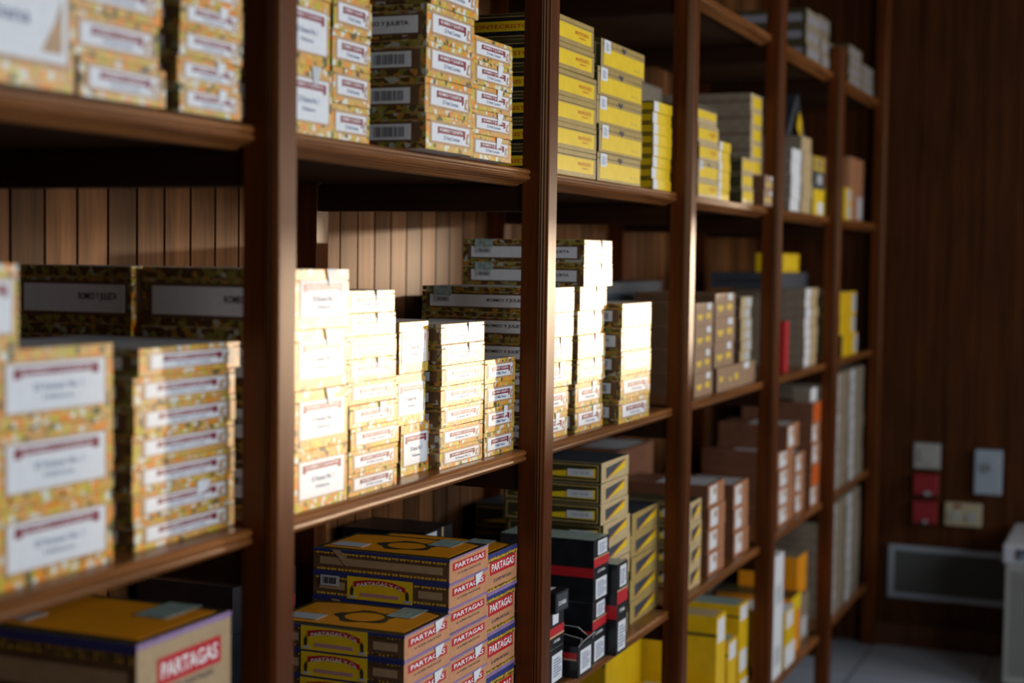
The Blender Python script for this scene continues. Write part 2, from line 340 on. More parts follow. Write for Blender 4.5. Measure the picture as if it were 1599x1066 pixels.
def stack(look, where, group, x0, x1, y, z, hs, d, mats, patches, name='cigar_box', lid=0.20, shift=(), jit=0.0012, cat='box', rot=0.5, n_label=None):
    """boxes stacked from z upwards, front at y; hs = heights; patches = one list or a list of lists (bottom to top)"""
    w = x1 - x0; n = len(hs)
    for i, hh in enumerate(hs):
        pl = patches[i % len(patches)] if patches and isinstance(patches[0], list) else patches
        lk_ = look[i % len(look)] if isinstance(look, list) else look
        key = (name, round(w, 4), round(hh, 4), d, id(mats), id(pl), lid)
        if key in _proto: o = copy_tree(_proto[key])
        else: o = make_box(name, w, d, hh - 0.0004, mats, pl, lid); _proto[key] = o; o['_keep'] = 1; del o['_keep']
        sx = shift[i] if i < len(shift) else 0.0
        o.location = ((x0 + x1) / 2 + sx + random.uniform(-jit, jit), y + random.uniform(-jit, jit) * 1.5, z)
        o.rotation_euler = (0, 0, math.radians(random.uniform(-rot, rot)))
        o['label'] = (f'{lk_}, {where}' if n == 1 else f'{lk_}, {ordinal(i, n)}, {where}'); o['category'] = cat; o['group'] = group
        z += hh
    return z
ZT, ZA, ZB, ZC, ZD = 2.150, 1.667, 1.172, 0.698, 0.240
P = 0.9

# ---------------------------------------------------------------- the room
def structure(name, bm, m):
    o = link(name, newmesh(name, bm, m)); o['kind'] = 'structure'; return o
m = mat('floor_tiles', (0.4, 0.42, 0.45), 0.35); FLOOR = m
nt, lk, b = nodes(m); tc = nt.new('ShaderNodeTexCoord'); br = nt.new('ShaderNodeTexBrick')
br.offset = 0.0; br.inputs['Scale'].default_value = 1.0; br.inputs['Brick Width'].default_value = 0.45; br.inputs['Row Height'].default_value = 0.45
br.inputs['Mortar Size'].default_value = 0.004
br.inputs['Color1'].default_value = (0.36, 0.39, 0.44, 1); br.inputs['Color2'].default_value = (0.42, 0.45, 0.50, 1); br.inputs['Mortar'].default_value = (0.10, 0.11, 0.12, 1)
lk.new(tc.outputs['Object'], br.inputs['Vector']); lk.new(br.outputs['Color'], b.inputs['Base Color'])
bm = bmesh.new(); bx(bm, -3.6, 4.7, -3.4, 0.62, -0.1, 0); structure('floor', bm, FLOOR)
bm = bmesh.new(); bx(bm, -3.6, 4.7, -3.4, 0.62, 3.0, 3.1); structure('ceiling', bm, mat('ceiling_paint', (0.04, 0.025, 0.018), 0.8))
# panelled back wall: real boards with gaps between
bm = bmesh.new(); bx(bm, -3.6, 4.7, 0.522, 0.62, 0, 3.0)
x = -2.205
while x < 4.52:
    bx(bm, x + .003, x + .0705, 0.508, 0.5225, 0, 3.0, 0.0); x += 0.0735
structure('wall_back', bm, PANEL)
# end wall with an unseen opening, partly blocked to shape the sun (outside the frame, at the right)
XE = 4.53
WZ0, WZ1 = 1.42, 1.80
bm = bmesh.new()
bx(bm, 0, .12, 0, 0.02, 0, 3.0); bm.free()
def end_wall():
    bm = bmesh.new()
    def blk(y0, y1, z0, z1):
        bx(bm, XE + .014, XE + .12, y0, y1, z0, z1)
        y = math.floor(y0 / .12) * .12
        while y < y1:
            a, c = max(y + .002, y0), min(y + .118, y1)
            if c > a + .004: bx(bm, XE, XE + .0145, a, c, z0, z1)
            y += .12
    blk(-1.05, 0.508, 0, 3.0); blk(-3.4, -2.45, 0, 3.0); blk(-2.45, -1.05, WZ1, 3.0); blk(-1.36, -1.05, WZ0, 1.60); blk(-2.45, -1.40, 1.735, WZ1); blk(-2.45, -1.05, 0, WZ0)  # low panel and upper strip in the opening are added to block sun
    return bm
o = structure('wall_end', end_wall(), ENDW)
DARKW = wood('dark_window_wood', (0.05, 0.018, 0.008), (0.10, 0.04, 0.02), 'z')
bm = bmesh.new()
for a, c in ((-2.45, -2.42), (-1.08, -1.05)): bx(bm, XE + .02, XE + .10, a, c, WZ0, WZ1)
for a in (-1.90, -1.42): bx(bm, XE + .04, XE + .08, a, a + .05, WZ0, WZ1)  # unseen bars added to dim the sun on the shelves
bx(bm, XE + .02, XE + .10, -2.42, -1.08, WZ0, WZ0 + .02); bx(bm, XE + .02, XE + .10, -2.42, -1.08, WZ1 - .02, WZ1)
structure('window_1', bm, DARKW)
bm = bmesh.new(); bx(bm, XE - .018, XE, -1.12, 0.0, 0.0, 0.09, .003); structure('baseboard_end', bm, DARKW)
PLASTER = mat('dim_wall_paint', (0.07, 0.045, 0.035), 0.8)
bm = bmesh.new()
bx(bm, -3.6, -1.5, -3.4, -3.3, 0, 3.0); bx(bm, 1.7, 2.0, -3.4, -3.3, 0, 3.0); bx(bm, 4.0, 4.65, -3.4, -3.3, 0, 3.0); bx(bm, 2.0, 4.0, -3.4, -3.3, 0, 1.05); bx(bm, 2.0, 4.0, -3.4, -3.3, 2.55, 3.0); bx(bm, -1.5, 1.7, -3.4, -3.3, 0, 1.15); bx(bm, -1.5, 1.7, -3.4, -3.3, 2.65, 3.0)
structure('wall_front', bm, PLASTER)
bm = bmesh.new()
for a, c in ((-1.5, -1.44), (.07, .13), (1.64, 1.7)): bx(bm, a, c, -3.39, -3.32, 1.15, 2.65)
for a, c in ((-1.44, .07), (.13, 1.64)):
    for z in (1.15, 2.59): bx(bm, a, c, -3.39, -3.32, z, z + .06)
structure('window_2', bm, DARKW)
bm = bmesh.new()
for a, c in ((2.0, 2.06), (2.97, 3.03), (3.94, 4.0)): bx(bm, a, c, -3.39, -3.32, 1.05, 2.55)
for a, c in ((2.06, 2.97), (3.03, 3.94)):
    for z in (1.05, 2.49): bx(bm, a, c, -3.39, -3.32, z, z + .06)
structure('added_window', bm, DARKW)  # unseen window added to go with the far-bay fill lamp
bm = bmesh.new(); bx(bm, -3.7, -3.6, -3.4, 0.62, 0, 3.0); structure('wall_left', bm, PLASTER)

# ---------------------------------------------------------------- shelving unit
unit = bpy.data.objects.new('shelving_unit', None); C.objects.link(unit); unit.location = (0, 0, 0)
unit['label'] = 'long dark mahogany shelving unit with square posts and moulded shelf edges'; unit['category'] = 'shelves'
W, DP = 0.045, 0.049
def post_mesh(top):
    """square upright with two reeded beads down its left front corner"""
    bm = bmesh.new()
    prof = [(-W, DP), (-W, .016), (-W + .0015, .0145), (-W - .0005, .012), (-W + .0018, .0095), (-W, .007), (-W + .002, .0045), (-W + .003, .001), (-W + .005, 0), (-.002, 0), (0, .002), (0, DP)]
    prism(bm, prof, 'z', 0, top)
    return newmesh('post', bm, POST)
tall, short = post_mesh(3.0), post_mesh(2.235)
for k in range(-1, 6): link('post', short if k == 4 else tall, unit, (k * P if k < 5 else XE - .002, 0, 0))
bm = bmesh.new(); bx(bm, -W, 0, .462, .507, 0, 3.0, .001); bp = newmesh('back_post', bm, POST)
for k in range(-1, 6): link('back_post', bp, unit, (k * P if k < 5 else XE - .002, 0, 0))
NOSE = [(.060, 0), (.040, 0), (.0365, -.0008), (.034, -.004), (.034, -.0075), (.0365, -.010), (.0365, -.0115), (.034, -.013), (.0335, -.0165), (.0355, -.0195),
        (.040, -.0205), (.042, -.0225), (.047, -.0235), (.050, -.026), (.054, -.0265), (.057, -.029), (.061, -.0305), (.066, -.031), (.066, -.024), (.060, -.024)]
def shelf_mesh(L):
    bm = bmesh.new(); prism(bm, NOSE, 'x', 0, L)
    n0 = len(bm.faces); bx(bm, 0, L, .0601, .506, -.024, 0)
    bm.faces.ensure_lookup_table()
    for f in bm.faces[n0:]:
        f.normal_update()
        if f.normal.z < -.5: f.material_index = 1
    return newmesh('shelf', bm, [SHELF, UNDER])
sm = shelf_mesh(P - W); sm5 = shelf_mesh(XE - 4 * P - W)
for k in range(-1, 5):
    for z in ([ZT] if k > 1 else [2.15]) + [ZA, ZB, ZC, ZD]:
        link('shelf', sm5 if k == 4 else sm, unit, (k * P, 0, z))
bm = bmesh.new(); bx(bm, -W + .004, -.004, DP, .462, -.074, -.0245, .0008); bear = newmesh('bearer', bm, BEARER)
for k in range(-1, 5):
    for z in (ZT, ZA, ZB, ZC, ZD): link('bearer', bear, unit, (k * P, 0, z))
bm = bmesh.new(); bx(bm, -.002, .002, .0, 0, 0, 0); bm.free()

# ---------------------------------------------------------------- stock on the shelves
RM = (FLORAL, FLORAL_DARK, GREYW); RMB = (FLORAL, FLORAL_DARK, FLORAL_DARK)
G1 = 'floral paper cigar boxes'
rA = romeo_front() + romeo_side('code'); rAt = romeo_front(True) + romeo_side('code')
rT = romeo_front() + romeo_side('text'); rS = romeo_front() + romeo_side('seal'); rSt = romeo_front(True) + romeo_side('seal')
tA = romeo_tall() + romeo_side('text'); tT = romeo_tall(False, True) + romeo_side('text')
FL = 'floral cigar box'; TL = 'tall floral cigar box'; FS = 'floral cigar box with torn seal'
# bay left of the first post
stack('very large floral box with big white label', 'upper left corner', G1, -.66, -.402, .02, ZA, [.30], .22, RM, [R('label_border', 'F', .05, .97, .07, .93, TAN, [R('front_label', 'F', .07, .95, .09, .91, WHITE, [TX('Romeo No. 1', 'F', .3, .85, .30, .38, BLUEINK), TX('Habana', 'F', .42, .74, .20, .25, BLUEINK), PG('corner_print', 'F', [(.80, .12), (.92, .12), (.92, .30), (.88, .22)], TAN)])])] + romeo_side('plain'))
stack(FL, 'upper shelf beside the very large box', G1, -.393, -.246, .02, ZA, [.041, .045, .045, .045, .045], .22, RM, rT, shift=(0, -.014, -.012, -.013, -.01))
stack(FS, 'far left upper shelf, against first post', G1, -.222, -.096, .02, ZA, [.0315] * 6, .22, RM, [rAt, rAt, rA, rAt, rA, rA])
stack(TL, 'far left stack on middle shelf', G1, -.472, -.287, .06, ZB, [.08] * 3, .25, RM, tA)
stack(TL, 'leftmost of all, standing on the three-box stack, middle shelf', G1, -.565, -.440, .058, ZB + .24, [.085], .22, RM, tT)
stack(FL, 'seven-box stack left of first post, middle shelf', G1, -.237, -.029, .07, ZB, [.0328] * 7, .24, RM, [rA, rAt, rA, rA, rA, rA, rA], shift=(0, 0, 0, 0, 0, 0, .012))
# bay between first and second post, upper shelf
stack(TL, 'upper shelf just right of first post', G1, .035, .163, .045, ZA, [.09] * 3, .24, RM, [tT, tA, tA])
stack(FL, 'second stack right of first post, upper shelf', G1, .166, .274, .045, ZA, [.049] * 5, .24, RM, rT)
stack(FL, 'stack overhanging the upper shelf', G1, .362, .530, .000, ZA, [.0525] * 5, .25, RM, [rA, rA, rA, rT, rT], shift=(0, 0, 0, .002, .012))
stack(FL, 'stack behind the overhanging stack, upper shelf', G1, .535, .60, .22, ZA, [.052] * 4, .2, RM, rT)
kA, kB = romeo_front() + romeo_side('plain'), romeo_front(True) + romeo_side('plain')
stack([FS, FS, FS, FS, FL], 'five-box stack nearest second post, upper shelf', G1, .550, .712, .012, ZA, [.0385] * 5, .19, RM, [kB, kB, kB, kB, kA])
# middle shelf
stack(TL, 'middle shelf, just right of first post', G1, .071, .213, .043, ZB, [.08] * 4, .24, RM, [tA, tT, tT, tT])
stack(TL, 'rear stack glimpsed left of first post, middle shelf', G1, .065, .213, .295, ZB, [.08] * 4, .195, RM, tA, jit=0)
stack(FL, 'nine-box stack, middle shelf', G1, .222, .372, .045, ZB, [.0322] * 9, .24, RM, [rT, rT, rT, rAt, rT, rAt, rT, rAt, rAt], shift=(0, 0, .004, -.002, -.004, -.008, -.010, -.012, -.012))
stack(TL, 'three-box stack in shade, middle shelf', G1, .440, .542, .073, ZB, [.0795] * 3, .22, RM, [tA, tA, tA], shift=(0, -.022, -.012))
pP = romeo_front(sub='25 Romeo No. 2') + romeo_side('code'); pP2 = romeo_front(True, sub='25 Romeo No. 2') + romeo_side('code')
stack(FL, 'seven-box stack, middle shelf', G1, .540, .708, .054, ZB, [.0332] * 7, .22, RM, [pP, pP, pP, pP, pP, pP2, pP2], shift=(0, 0, .004, 0, 0, 0, 0))
qA, qB = romeo_front(sub='5 Mille Fleurs') + romeo_side('plain'), romeo_front(True, sub='5 Mille Fleurs') + romeo_side('plain')
stack(FL, 'four-box stack against second post, middle shelf', G1, .713, .845, .055, ZB, [.0415] * 4, .2, RM, [qA, qB, qA, qA], shift=(0, 0, .004, 0))
# lower shelf
PM = (PTAN, BROWN, OLIVE); G2 = 'red banded cigar boxes'
pa, pb, pc, pd = partagas(), partagas('emblem'), partagas('emblem', True), partagas('plain', True)
stack('large red-banded cigar box', 'lower left corner', G2, -.272, -.083, .04, ZC, [.095] * 4, .26, (CREAM, BROWN, OLIVE), [pb, pb, pb, [R('name_band', 'F', .20, .88, .40, .74, RED, [TX('PARTAGAS', 'F', .24, .84, .47, .67, INKW)])] + [q for q in pa if q[0] not in ('lid_picture', 'name_band')] + [R('lid_picture', 'T', .1, .93, .05, .95, ORANGE)]], lid=0)
stack('red-banded cigar box with torn seal', 'front stack nearest first post, lower shelf', G2, .388, .552, .04, ZC, [.0407] * 6, .24, PM, [pc], lid=0)
stack('red-banded cigar box', 'middle stack of lower shelf', G2, .560, .716, .045, ZC, [.041] * 8, .25, PM, [pd, pd, pd, pd, pa, pa, pc, pa], lid=0)
uA = [q for q in partagas('plain') if q[0] != 'upper_edging' and q[0] != 'lower_edging'] + [R('edging', 'F', 0, 1, .90, 1, NAVY), R('gold_border', 'F', 0, 1, .80, .90, DOTS), R('edging', 'F', 0, 1, 0, .09, PURPLE), R('gold_border', 'F', 0, 1, .10, .18, DOTS)]
stack('thick red-banded cigar box', 'against second post, lower shelf', G2, .719, .850, .048, ZC, [.093, .0715, .0715, .0715], .25, (PTAN, OLIVE, OLIVE), [uA], lid=0)
G3 = 'dark boxes at the back of the lower shelf'
zz = stack('black cigar box', 'rear stack above orange lids, lower shelf', G3, 1.00, 1.13, .30, ZC, [.07] * 4, .18, (BLACK, BLACK, BLACK), [R('paper_label', 'F', .04, .42, .05, .95, GREYW), R('paper_label', 'F', .60, .66, .0, 1., TAN), R('red_print', 'F', .42, 1, .05, .4, MAROON)], lid=0)
stack('black cigar box', 'back row left, lower shelf', G3, .34, .53, .31, ZC, [.075] * 4, .18, (BLACK, BLACK, BLACK), [R('paper_label', 'F', .7, .98, .1, .4, MAROON)], lid=0)
# second to third post
MM = (GOLD, OLIVE, OLIVE); G4 = 'yellow labelled cigar boxes'
ma, mb = monte('a'), monte('b')
stack('yellow-labelled cigar box', 'six-box stack right of second post, upper shelf', G4, 1.000, 1.215, .042, ZA, [.049] * 6, .24, MM, ma, shift=(0, 0, 0, .006, -.018, -.024))
stack('yellow cigar box with white sticker', 'five-box stack, upper shelf', G4, 1.232, 1.513, .042, ZA, [.0565] * 5, .24, MM, mb, shift=(0, 0, -.006, -.004, .014))
stack('slim yellow box', 'eight-box stack left of third post, upper shelf', G4, 1.600, 1.735, .045, ZA, [.0243] * 8, .1, (YEL, OLIVE, OLIVE), SLIM, lid=0)
stack('dark yellow box', 'behind the eight slim yellow boxes, upper shelf', G4, 1.62, 1.74, .25, ZA, [.07, .07, .07], .2, MM, ma, lid=0)
vA, vB = romeo_front() + romeo_side('seal'), romeo_front(True) + romeo_side('text')
stack(FL, 'six-box stack right of second post, middle shelf', G1, .958, 1.128, .055, ZB, [.0475] * 6, .245, RM, [vB, vA, vB, vB, rT, vA], shift=(-.012, -.010, .012, .012, .012, .014))
zz = stack(FS, 'six-box stack beside the narrow gap, middle shelf', G1, 1.146, 1.306, .05, ZB, [.0475] * 6, .2, RM, [vB], shift=(0, .002, .008, .008, .010, .014))
stack(FS, 'topmost pair by second post, middle shelf', G1, 1.171, 1.336, .045, zz, [.046, .046], .26, RM, [romeo_front(True) + romeo_side('seal')])
stack(FL, 'five-box stack near third post, middle shelf', G1, 1.342, 1.540, .024, ZB, [.0497] * 5, .22, RM, [rA, rA, rA, rT, rA], shift=(-.002, 0, .002, .004, .006))
stack('gold box with yellow wedge', 'half hidden left of third post, middle shelf', G4, 1.590, 1.70, .075, ZB, [.0462] * 5, .22, (GOLDL, OLIVE, OLIVE), wedge(), lid=0)
stack('slate box', 'back row near third post, middle shelf', G3, 1.38, 1.72, .30, ZB, [.10, .10, .06], .17, (SLATE, SLATE, SLATE), [R('side_line', 'S', .1, .9, .4, .6, OLIVE)], lid=0)
# lower shelf: wedges and black cartons
G5 = 'gold boxes with black and yellow wedges'
w1 = wedge()
stack('gold wedge-printed box', 'nine-box stack, lower shelf', G5, 1.348, 1.525, .06, ZC, [.0435] * 9, .22, (GOLDL, OLIVE, SLATE), w1, lid=0, shift=(0, 0, .004, .006, .012, .004, -.012, -.014, -.010))
stack('gold wedge-printed box', 'five-box stack left of third post, lower shelf', G5, 1.580, 1.790, .071, ZC, [.0498] * 5, .2, (GOLD, OLIVE, SLATE), w1, lid=0)
stack('gold wedge-printed box', 'back row by third post, lower shelf', G5, 1.62, 1.80, .30, ZC, [.06] * 4, .17, (OLIVE, OLIVE, SLATE), w1, lid=0)
G6 = 'black cartons with red bands'
bmats = (BLACK, BLACK, SEALG)
stack('tall black carton with red band', 'lower shelf right of second post', G6, 1.214, 1.302, .030, ZC, [.1265, .1265], .205, bmats, BLK, lid=0, name='carton', rot=1.2)
stack('narrow tall black carton', 'squeezed beside the nine-box stack, lower shelf', G6, 1.306, 1.372, .012, ZC, [.19], .045, bmats, BLK, lid=0, name='carton', rot=0)
stack('small black carton with warning label', 'front left, lower shelf', G6, 1.022, 1.098, .047, ZC, [.072, .071], .15, bmats, [BLKW, BLKR], lid=0, name='carton', rot=1)
o = stack('tiny black tipped box', 'resting on black cartons beside second post', G6, 1.02, 1.085, .035, ZC + .1435, [.040], .11, (BLACK, BLACK, BLACK), [R('white_sticker', 'T', .2, .8, .2, .7, WHITE), R('print_block', 'F', .1, .9, .1, .9, SLATE, [TX('COHIBA', 'F', .2, .8, .35, .55, INKW)])], lid=0, name='carton', rot=3)
# the open black carton
oc = bpy.data.objects.new('carton', None); C.objects.link(oc); oc.location = (1.154, .023, ZC)
oc['label'] = 'open black carton with raised flaps, front edge of the lower shelf'; oc['category'] = 'box'; oc['group'] = G6
w_, d_, h_ = .082, .16, .062
bm = bmesh.new(); t = .0012
bx(bm, -w_/2, w_/2, 0, t, 0, h_); bx(bm, -w_/2, w_/2, d_ - t, d_, 0, h_); bx(bm, -w_/2, -w_/2 + t, t, d_ - t, 0, h_); bx(bm, w_/2 - t, w_/2, t, d_ - t, 0, h_); bx(bm, -w_/2 + t, w_/2 - t, t, d_ - t, 0, t)
link('body', newmesh('body', bm, BLACK), oc)
def flap(name, pts, edge=True):
    bm = bmesh.new(); vs = [bm.verts.new(p) for p in pts]; bm.faces.new(vs)
    r = bmesh.ops.solidify(bm, geom=bm.faces[:], thickness=.001)
    f = link(name, newmesh(name, bm, BLACK), oc)
    bm = bmesh.new()
    for a, b_ in zip(pts[1:], pts[2:] + pts[:1]):
        a, b_ = Vector(a), Vector(b_); dd = (b_ - a); L = dd.length; q = dd.to_track_quat('Z', 'Y').to_matrix().to_4x4()
        r = bmesh.ops.create_cube(bm, size=1)
        for v in r['verts']: v.co = Matrix.Translation((a + b_) / 2) @ q @ Vector((v.co.x * .0011, v.co.y * .0011, v.co.z * L))
    link('cut_edge', newmesh('cut_edge', bm, EDGEW), f)
flap('flap', [(-w_/2, 0, h_), (-w_/2, .10, h_), (-w_/2 + .012, .10, h_ + .03), (-w_/2 + .02, .0, h_ + .012)])
flap('flap', [(-w_/2, 0, h_), (w_/2, 0, h_), (w_/2 - .004, -.006, h_ + .014), (-w_/2 + .006, -.006, h_ + .010)])
flap('flap', [(w_/2, .005, h_), (w_/2, .14, h_), (w_/2 - .03, .12, h_ + .03), (w_/2 - .03, .02, h_ + .026)])
for p in BLKW: build_patch(p, w_, d_, h_, oc, 1, 0)

# ---- third to fourth post
z = stack('gold cigar box', 'right of third post, upper shelf', G4, 1.990, 2.170, .05, ZA, [.045] * 5, .22, (GOLDL, OLIVE, OLIVE), [ma, mb, ma, ma, [R('front_label', 'F', .0, .95, .3, .7, YEL), R('edging', 'F', 0, 1, .75, 1, OLIVE)]], shift=(0, 0, 0, 0, -.02))
stack('slim yellow box', 'second stack right of third post, upper shelf', G4, 2.176, 2.285, .05, ZA, [.025] * 6, .1, (YEL, OLIVE, OLIVE), SLIM, lid=0)
stack('pale yellow box', 'three-box stack left of fourth post, upper shelf', G4, 2.380, 2.500, .04, ZA, [.041] * 3, .12, (GOLDL, OLIVE, OLIVE), [R('front_label', 'F', .05, .95, .2, .8, YEL)])
G7 = 'kraft tan boxes'
stack('small brown box', 'beneath tall brown stack left of fourth post, upper shelf', G7, 2.555, 2.650, .02, ZA, [.042] * 2, .2, (TANBOX, UMBER, TANBOX), DOT2, lid=0)
stack('brown box with yellow end label', 'tall stack left of fourth post, upper shelf', G7, 2.520, 2.650, .055, ZA + .0845, [.0445] * 5, .29, (GOLDL, GREYB, TANBOX), [R('front_label', 'F', .2, .9, .15, .8, YEL), R('side_line', 'S', 0, 1, .45, .55, BROWN)], lid=0)
stack('grey brown box', 'behind pale yellow boxes, upper shelf', G7, 2.30, 2.48, .30, ZA, [.08] * 4, .18, (GREYB, GREYB, TANBOX), [R('side_line', 'S', 0, 1, .45, .55, BROWN)], lid=0)
stack('tan box with two yellow marks', 'four-box stack right of third post, middle shelf', G7, 2.030, 2.195, .062, ZB, [.0585] * 4, .24, (TANBOX, BROWN, TANBOX), DOT2, lid=0)
WD = [PG('yellow_mark', 'F', [(.06, .4), (.14, .4), (.12, .62), (.06, .62)], YDOT), PG('yellow_mark', 'F', [(.44, .34), (.52, .34), (.52, .62), (.44, .62)], YDOT), PG('yellow_mark', 'F', [(.30, .34), (.35, .34), (.35, .5), (.30, .5)], YDOT), R('white_sticker', 'F', .68, .82, .72, 1, WHITE)]
z = stack('wide tan box', 'under two smaller stacks, middle shelf', G7, 2.215, 2.640, .055, ZB, [.062], .24, (TANBOX, BROWN, TANBOX), WD, lid=0)
stack('tan box with two yellow marks', 'on the wide tan box, middle shelf', G7, 2.217, 2.415, .062, z, [.0645] * 3, .22, (TANBOX, BROWN, TANBOX), DOT2, lid=0)
stack('small pale box', 'tower on the right of the wide tan box', G7, 2.490, 2.610, .062, z, [.03] * 6, .2, (GOLDL, BROWN, GREYW), [R('white_sticker', 'F', .4, .9, .1, .9, GREYW)], lid=0, shift=(0, 0, 0, 0, -.006, -.006))
stack('long slate box', 'rear middle shelf behind tan boxes', G3, 2.05, 2.62, .33, ZB, [.15, .13], .16, (SLATE, SLATE, SLATE), [R('side_line', 'S', .1, .9, .4, .5, OLIVE)], lid=0)
G8 = 'sienna boxes with white labels'
SM = (SIENNA, UMBER, UMBER)
stack('gold wedge-printed box', 'four-box stack right of third post, lower shelf', G5, 1.985, 2.090, .053, ZC, [.0545] * 4, .2, (GOLDL, OLIVE, OLIVE), w1, lid=0)
stack('sienna box with white label', 'first orange-brown stack, lower shelf', G8, 2.166, 2.326, .055, ZC, [.0592] * 4, .24, SM, LABL, lid=0)
stack('sienna box with white label', 'three-box stack left of fourth post, lower shelf', G8, 2.445, 2.605, .057, ZC, [.0683] * 3, .24, SM, LABL, lid=0, shift=(0, 0, -.02))
stack('umber wooden box', 'rear of the lower shelf, left of fourth post', G8, 2.20, 2.55, .325, ZC, [.075] * 4, .17, (UMBER, UMBER, UMBER), [R('lid_sheet', 'T', .3, .9, .1, .8, GREYW)], lid=0)
G9 = 'yellow cartons on the bottom shelf'
YM = (YELC, YELC, YELC)
stack('tall yellow carton with white labels', 'right of third post, bottom shelf', G9, 2.254, 2.345, .05, ZD, [.335], .27, YM, YCART[:3] + [R('lid_card', 'T', .04, .96, .04, .96, GOLDL)], lid=0, name='carton')
stack('yellow carton', 'between two tall yellow cartons, bottom shelf', G9, 2.375, 2.47, .05, ZD, [.24], .2, YM, YCART, lid=0, name='carton')
stack('yellow carton with grey top', 'left of fourth post, bottom shelf', G9, 2.545, 2.645, .06, ZD, [.09, .215], .29, YM, [YCART, YCART], lid=0, name='carton')
stack('low yellow carton', 'bottom shelf just right of third post', G9, 1.98, 2.20, .05, ZD, [.16], .18, YM, YCART, lid=0, name='carton')
stack('broad yellow carton', 'between second and third post, bottom shelf', G9, 1.95, 2.23, .25, ZD, [.30], .24, YM, [R('fold_line', 'S', 0, 1, .84, .865, OLIVE)], lid=0, name='carton')
stack('yellow carton with dark lid', 'bottom shelf left of third post', G9, 1.46, 1.66, .07, ZD, [.15, .05], .2, YM, YCART, lid=0, name='carton')
stack('dark green carton', 'rear of the bottom shelf, left of fourth post', G9, 2.30, 2.64, .36, ZD, [.37], .14, (OLIVE, OLIVE, SEALG), [PG('yellow_mark', 'F', [(.4, .4), (.5, .4), (.5, .8), (.4, .8)], YDOT)], lid=0, name='carton')
# ---- fourth to fifth post
G10 = 'grey brown packs'
stack('white-ended pack', 'right of fourth post, upper shelf', G10, 3.020, 3.150, .05, ZA, [.0385] * 5, .24, (WHITE, GREYB, GREYB), [R('front_label', 'F', .1, .9, .1, .9, WHITE)], lid=0)
stack('pale tan pack', 'second column right of fourth post, upper shelf', G10, 3.186, 3.325, .05, ZA, [.048] * 5, .24, (GOLDL, GREYB, GREYB), [R('front_label', 'F', .1, .7, .1, .9, GOLDL)], lid=0, shift=(0, 0, 0, 0, -.03))
stack(['yellow pack with white patch', 'dark slate pack', 'golden pack'], 'left of fifth post, upper shelf', G10, 3.350, 3.52, .05, ZA, [.085, .06, .045], .2, (YEL, OLIVE, OLIVE), [[R('white_label', 'F', .4, .9, .05, .5, WHITE)], [R('front_label', 'F', 0, 1, 0, 1, SLATE, [R('print_block', 'F', .4, .8, .3, .8, GREYW)])], [R('front_label', 'F', .1, .9, .1, .9, GOLD)]], lid=0)
ts = bpy.data.objects.new('display_card', None); C.objects.link(ts); ts.location = (3.31, .10, ZA + .2405)
ts['label'] = 'black arch-shaped display card standing on packs, upper shelf, far bay'; ts['category'] = 'display card'
for s in (-1, 1):
    bm = bmesh.new(); prism(bm, [(0, .145), (s * .010, .145), (s * .135, 0), (s * .085, 0)] if s > 0 else [(0, .145), (-.15, 0), (-.09, 0), (.0, .11)], 'y', 0, .14)
    link('panel', newmesh('panel', bm, SLATE), ts)
bm = bmesh.new(); prism(bm, [(-.01, .04), (.06, .0), (.06, .06), (.02, .09)], 'y', -.004, -.001); link('yellow_print', newmesh('yellow_print', bm, YELC), ts)
stack('white-ended brown pack', 'eight-pack stack left of fifth post, middle shelf', G10, 3.320, 3.52, .06, ZB, [.032] * 8, .24, (TANBOX, GREYB, GREYB), STRW, lid=0)
stack('long slate tray', 'on the white-ended packs, middle shelf', G10, 3.12, 3.54, .10, ZB + .256, [.05], .22, (SLATE, SLATE, SLATE), [R('side_line', 'S', .1, .9, .4, .5, BLACK)], lid=0)
stack('golden yellow box', 'on the slate tray, middle shelf', G10, 3.25, 3.50, .12, ZB + .306, [.062], .09, (YELC, YELC, OLIVE), [R('front_label', 'F', .1, .8, .2, .8, YEL)], lid=0)
stack('red box', 'just right of fourth post, middle shelf', G10, 3.035, 3.085, .06, ZB, [.079] * 2, .06, (RED, RED, RED), [R('front_label', 'F', .2, .8, .2, .8, RED)], lid=0)
stack('sienna box with white label', 'four-box stack right of fourth post, lower shelf', G8, 2.985, 3.205, .06, ZC, [.0577] * 4, .24, SM, LABL, lid=0)
stack('crosswise sienna box', 'topmost right of fourth post, lower shelf', G8, 3.050, 3.215, .05, ZC + .2308, [.078], .22, SM, LABL, lid=0)
stack('sienna box with white label', 'second stack right of fourth post, lower shelf', G8, 3.235, 3.380, .061, ZC, [.0655] * 3, .24, SM, LABL, lid=0)
stack('orange-brown box', 'tall stack left of fifth post, lower shelf', G8, 3.410, 3.545, .045, ZC, [.07] * 5, .24, (SIENNA, UMBER, UMBER), [LABL, [R('front_label', 'F', .05, .95, .05, .95, REDO)], LABL, LABL, [R('front_label', 'F', .05, .95, .05, .95, REDO)]], lid=0)
stack('small pale pack', 'topmost left of fifth post, lower shelf', G10, 3.44, 3.54, .06, ZC + .35, [.045], .06, (WHITE, GREYB, GREYB), [R('front_label', 'F', .1, .9, .1, .9, WHITE)], lid=0)
G11 = 'cartons on the far bottom shelf'
stack('tall white and lilac carton', 'right of fourth post, bottom shelf', G11, 2.905, 3.03, .045, ZD, [.19, .19], .06, (WHITE, GREYW, WHITE), [R('print_block', 'F', .2, .8, .2, .5, GREYW)], lid=0, name='carton')
stack(['white carton', 'yellow carton with white top label'], 'far bottom shelf beside white carton', G11, 3.06, 3.20, .045, ZD, [.07, .11], .2, (YELC, YELC, WHITE), [[R('front_label', 'F', 0, 1, 0, 1, WHITE)], [R('white_label', 'F', .1, .8, .5, .95, WHITE)]], lid=0, name='carton')
